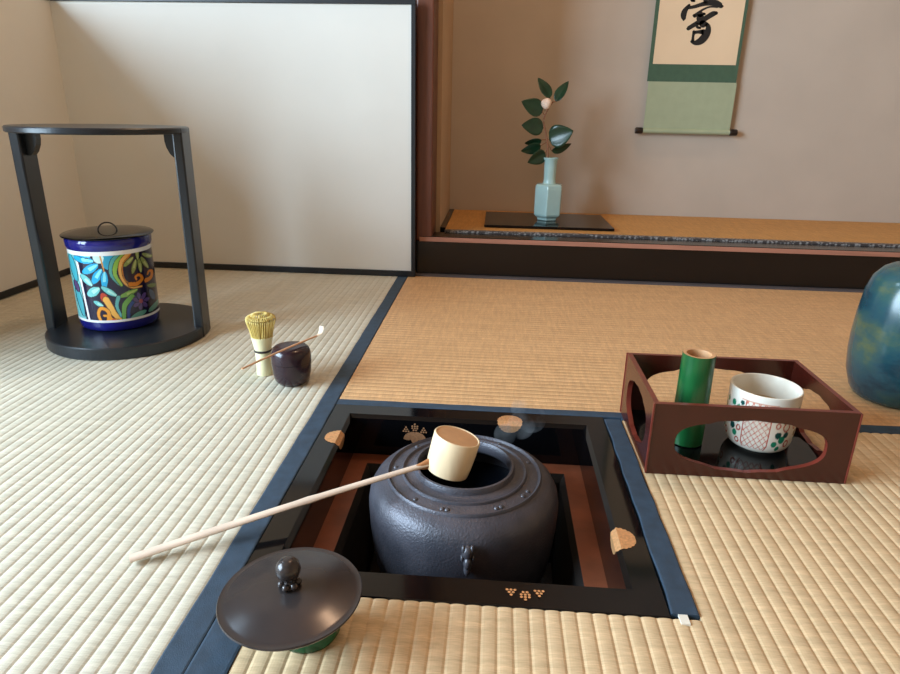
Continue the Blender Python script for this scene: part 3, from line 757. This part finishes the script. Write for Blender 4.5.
for a in (((.3933, .4931), (.3557, .5532), .0135, .3, 25, .02), ((.412, .4837), (.4461, .5443), .0125, .35, -30, .01), ((.3735, .452), (.3085, .483), .0205, .25, 20, -.02),
          ((.379, .4069), (.3124, .4142), .0200, .2, 10, -.03), ((.3996, .3723), (.468, .401), .0265, .25, -10, -.03), ((.409, .3393), (.4713, .3607), .0115, .35, 35, .01),
          ((.3767, .3718), (.3248, .3573), .0110, .3, -35, .02), ((.3756, .3541), (.3145, .3357), .0140, .3, -25, -.01), ((.3909, .3322), (.3372, .3039), .0170, .25, -15, -.03)):
    leaf_mesh(*a)
bm = bmesh.new()
for k, (dx, dy, dz, s) in enumerate(((0, 0, 0, 1), (.003, -.004, .003, .86), (-.004, -.003, .001, .84), (.001, -.005, -.004, .8))):
    r = bmesh.ops.create_uvsphere(bm, u_segments=20, v_segments=14, radius=.0145 * s)
    for v in r['verts']: v.co = Vector((v.co.x, v.co.y, v.co.z * 1.08)) + Vector((dx, dy, dz)) + rel(.3833, .4768, -.006)
bmobj('bud', bm, M['bud'], o, True)
# scroll
QY = BACK - .022
o = thing('hanging_scroll', 'hanging scroll with one brushed character on green silk mounting', 'scroll', (.866, QY, .394))
def sc(name, x0, x1, z0, z1, y0, mat, th=.0012):
    return box(name, (x0 - .866, x1 - .866, y0, y0 + th, z0 - .394, z1 - .394), mat, o)
sc('lower_silk', .7275, 1.0115, .4055, .556, 0, M['scroll_silk'])
sc('middle_silk', .7225, 1.0085, .556, 1.42, 0, M['scroll_green'])
sc('writing_paper', .7345, .9985, .609, 1.35, -.0007, M['scroll_paper'], .0007)
v, f = lathe([(0, 0), (.0085, 0), (.0085, .285), (0, .285)], 24)
obj('roller', ([(z - .1395, x + .001, y + .0075) for x, y, z in v], f), M['scroll_silk'], o)
for s in (-1, 1):
    v, f = lathe([(0, 0), (.0085, 0), (.0105, .003), (.0105, .022), (.009, .025), (0, .025)], 24)
    obj('roller_knob', ([((-.1395 - z) if s < 0 else (.1455 + z), x + .001, y + .0075) for x, y, z in v], f), M['rod'], o)
obj('hanging_cord', tube([(-.1, .001, 1.026), (0, .012, 1.12), (.1, .001, 1.026)], .0015, 6), M['scroll_green'], o)
def ink(p): return (.8145 + .00023 * (p[0] - 180) + .0000366 * (p[1] - 240) - .866, -.0010, .7421 - .000224 * (p[1] - 240) - .394)
strokes = [[(262, 62, 34), (205, 130, 66), (182, 185, 78), (180, 235, 60), (178, 252, 26)],
           [(235, 100, 36), (330, 82, 44), (430, 52, 52), (540, 28, 76), (630, 38, 84), (690, 68, 64), (708, 72, 30)],
           [(640, 84, 24), (540, 82, 22), (450, 115, 26), (380, 160, 34), (330, 200, 46)],
           [(322, 196, 40), (390, 180, 50), (465, 172, 34)],
           [(625, 158, 44), (580, 170, 66), (500, 215, 66), (400, 275, 66), (310, 320, 56), (240, 362, 50), (226, 366, 26)],
           [(405, 175, 84), (410, 240, 110), (440, 300, 100)], [(365, 290, 40), (362, 340, 36), (400, 352, 34)],
           [(480, 300, 60), (512, 335, 66), (505, 400, 86), (460, 470, 100), (400, 525, 90), (330, 548, 60), (284, 532, 40)],
           [(450, 405, 76), (380, 405, 44), (318, 412, 46)], [(318, 405, 44), (304, 465, 34), (298, 530, 48)],
           [(300, 0, 46), (330, 8, 30)], [(470, -160, 60), (478, -60, 56), (480, 40, 60)]]
V, F = [], []
for k_, stl in enumerate(strokes):
    Ls = smooth_line(stl, 7); k = len(V)
    for i, p in enumerate(Ls):
        a, b = Ls[max(0, i - 1)], Ls[min(len(Ls) - 1, i + 1)]; dx, dy = b[0] - a[0], b[1] - a[1]; n = math.hypot(dx, dy) or 1
        for s in (-1, 1):
            q = ink((p[0] - s * dy / n * p[2] / 2, p[1] + s * dx / n * p[2] / 2)); V.append((q[0], q[1] - .00004 * k_, q[2]))
    for i in range(len(Ls) - 1): F.append((k + 2 * i, k + 2 * i + 1, k + 2 * i + 3, k + 2 * i + 2))
    for e in (0, len(Ls) - 1):                                   # round ends
        p = Ls[e]; c = len(V); V.append((ink(p)[0], ink(p)[1] - .00004 * k_, ink(p)[2]))
        for i in range(10):
            q = ink((p[0] + p[2] / 2 * math.cos(i * PI / 5), p[1] + p[2] / 2 * math.sin(i * PI / 5))); V.append((q[0], q[1] - .00004 * k_, q[2]))
        for i in range(10): F.append((c, c + 1 + i, c + 1 + (i + 1) % 10))
mesh('brushed_character', V, F, M['ink'], o)

# ------------------------------------------------------------------ light
def area(name, loc, aim, sx_, sy_, power, colr):
    l = bpy.data.lights.new(name, 'AREA'); l.shape = 'RECTANGLE'; l.size = sx_; l.size_y = sy_; l.energy = power; l.color = colr
    ob = bpy.data.objects.new(name, l); C.objects.link(ob); ob.location = loc
    ob.rotation_euler = (Vector(aim) - Vector(loc)).to_track_quat('-Z', 'Y').to_euler(); return ob
area('window_daylight', (WINX - .08, (WY0 + WY1) / 2, (WZ0 + WZ1) / 2), (0, (WY0 + WY1) / 2, (WZ0 + WZ1) / 2), WY1 - WY0, WZ1 - WZ0, 192, (.64, .84, 1.0))
area('high_window_daylight', (WINX - .08, (VY0 + VY1) / 2, (VZ0 + VZ1) / 2), (0, (VY0 + VY1) / 2 - .2, .6), VY1 - VY0, VZ1 - VZ0, 14, (.55, .80, 1.0))
l = bpy.data.lights.new('ceiling_lamp', 'POINT'); l.energy = 24; l.shadow_soft_size = .045; l.color = (1, .70, .44)
ob = bpy.data.objects.new('ceiling_lamp', l); C.objects.link(ob); ob.location = (.32, 1.12, 2.35)
w = bpy.data.worlds.new('sky'); bpy.context.scene.world = w; w.use_nodes = True
w.node_tree.nodes['Background'].inputs['Color'].default_value = (.55, .7, 1, 1); w.node_tree.nodes['Background'].inputs['Strength'].default_value = 1.0

# ------------------------------------------------------------------ camera
pitch, yaw, roll, fpx = .336239, .065371, .021167, 640.54
fw = Vector((-math.sin(yaw) * math.cos(pitch), math.cos(yaw) * math.cos(pitch), -math.sin(pitch)))
r = fw.cross(Vector((0, 0, 1))).normalized(); u = r.cross(fw)
r2 = math.cos(roll) * r + math.sin(roll) * u; u2 = -math.sin(roll) * r + math.cos(roll) * u
cam = bpy.data.cameras.new('camera'); cam.sensor_width = 36; cam.lens = fpx * 36 / 900; cam.clip_start = .02
co = bpy.data.objects.new('camera', cam); C.objects.link(co)
m = Matrix((r2, u2, -fw)).transposed().to_4x4(); m.translation = (.241484, -.49641, .444274); co.matrix_world = m
s = bpy.context.scene; s.camera = co
s.view_settings.view_transform = 'Standard'; s.view_settings.look = 'None'; s.view_settings.gamma = 1; s.view_settings.use_curve_mapping = False
s.view_settings.exposure = 0.2
s.cycles.use_denoising = True
s.cycles.max_bounces = 8
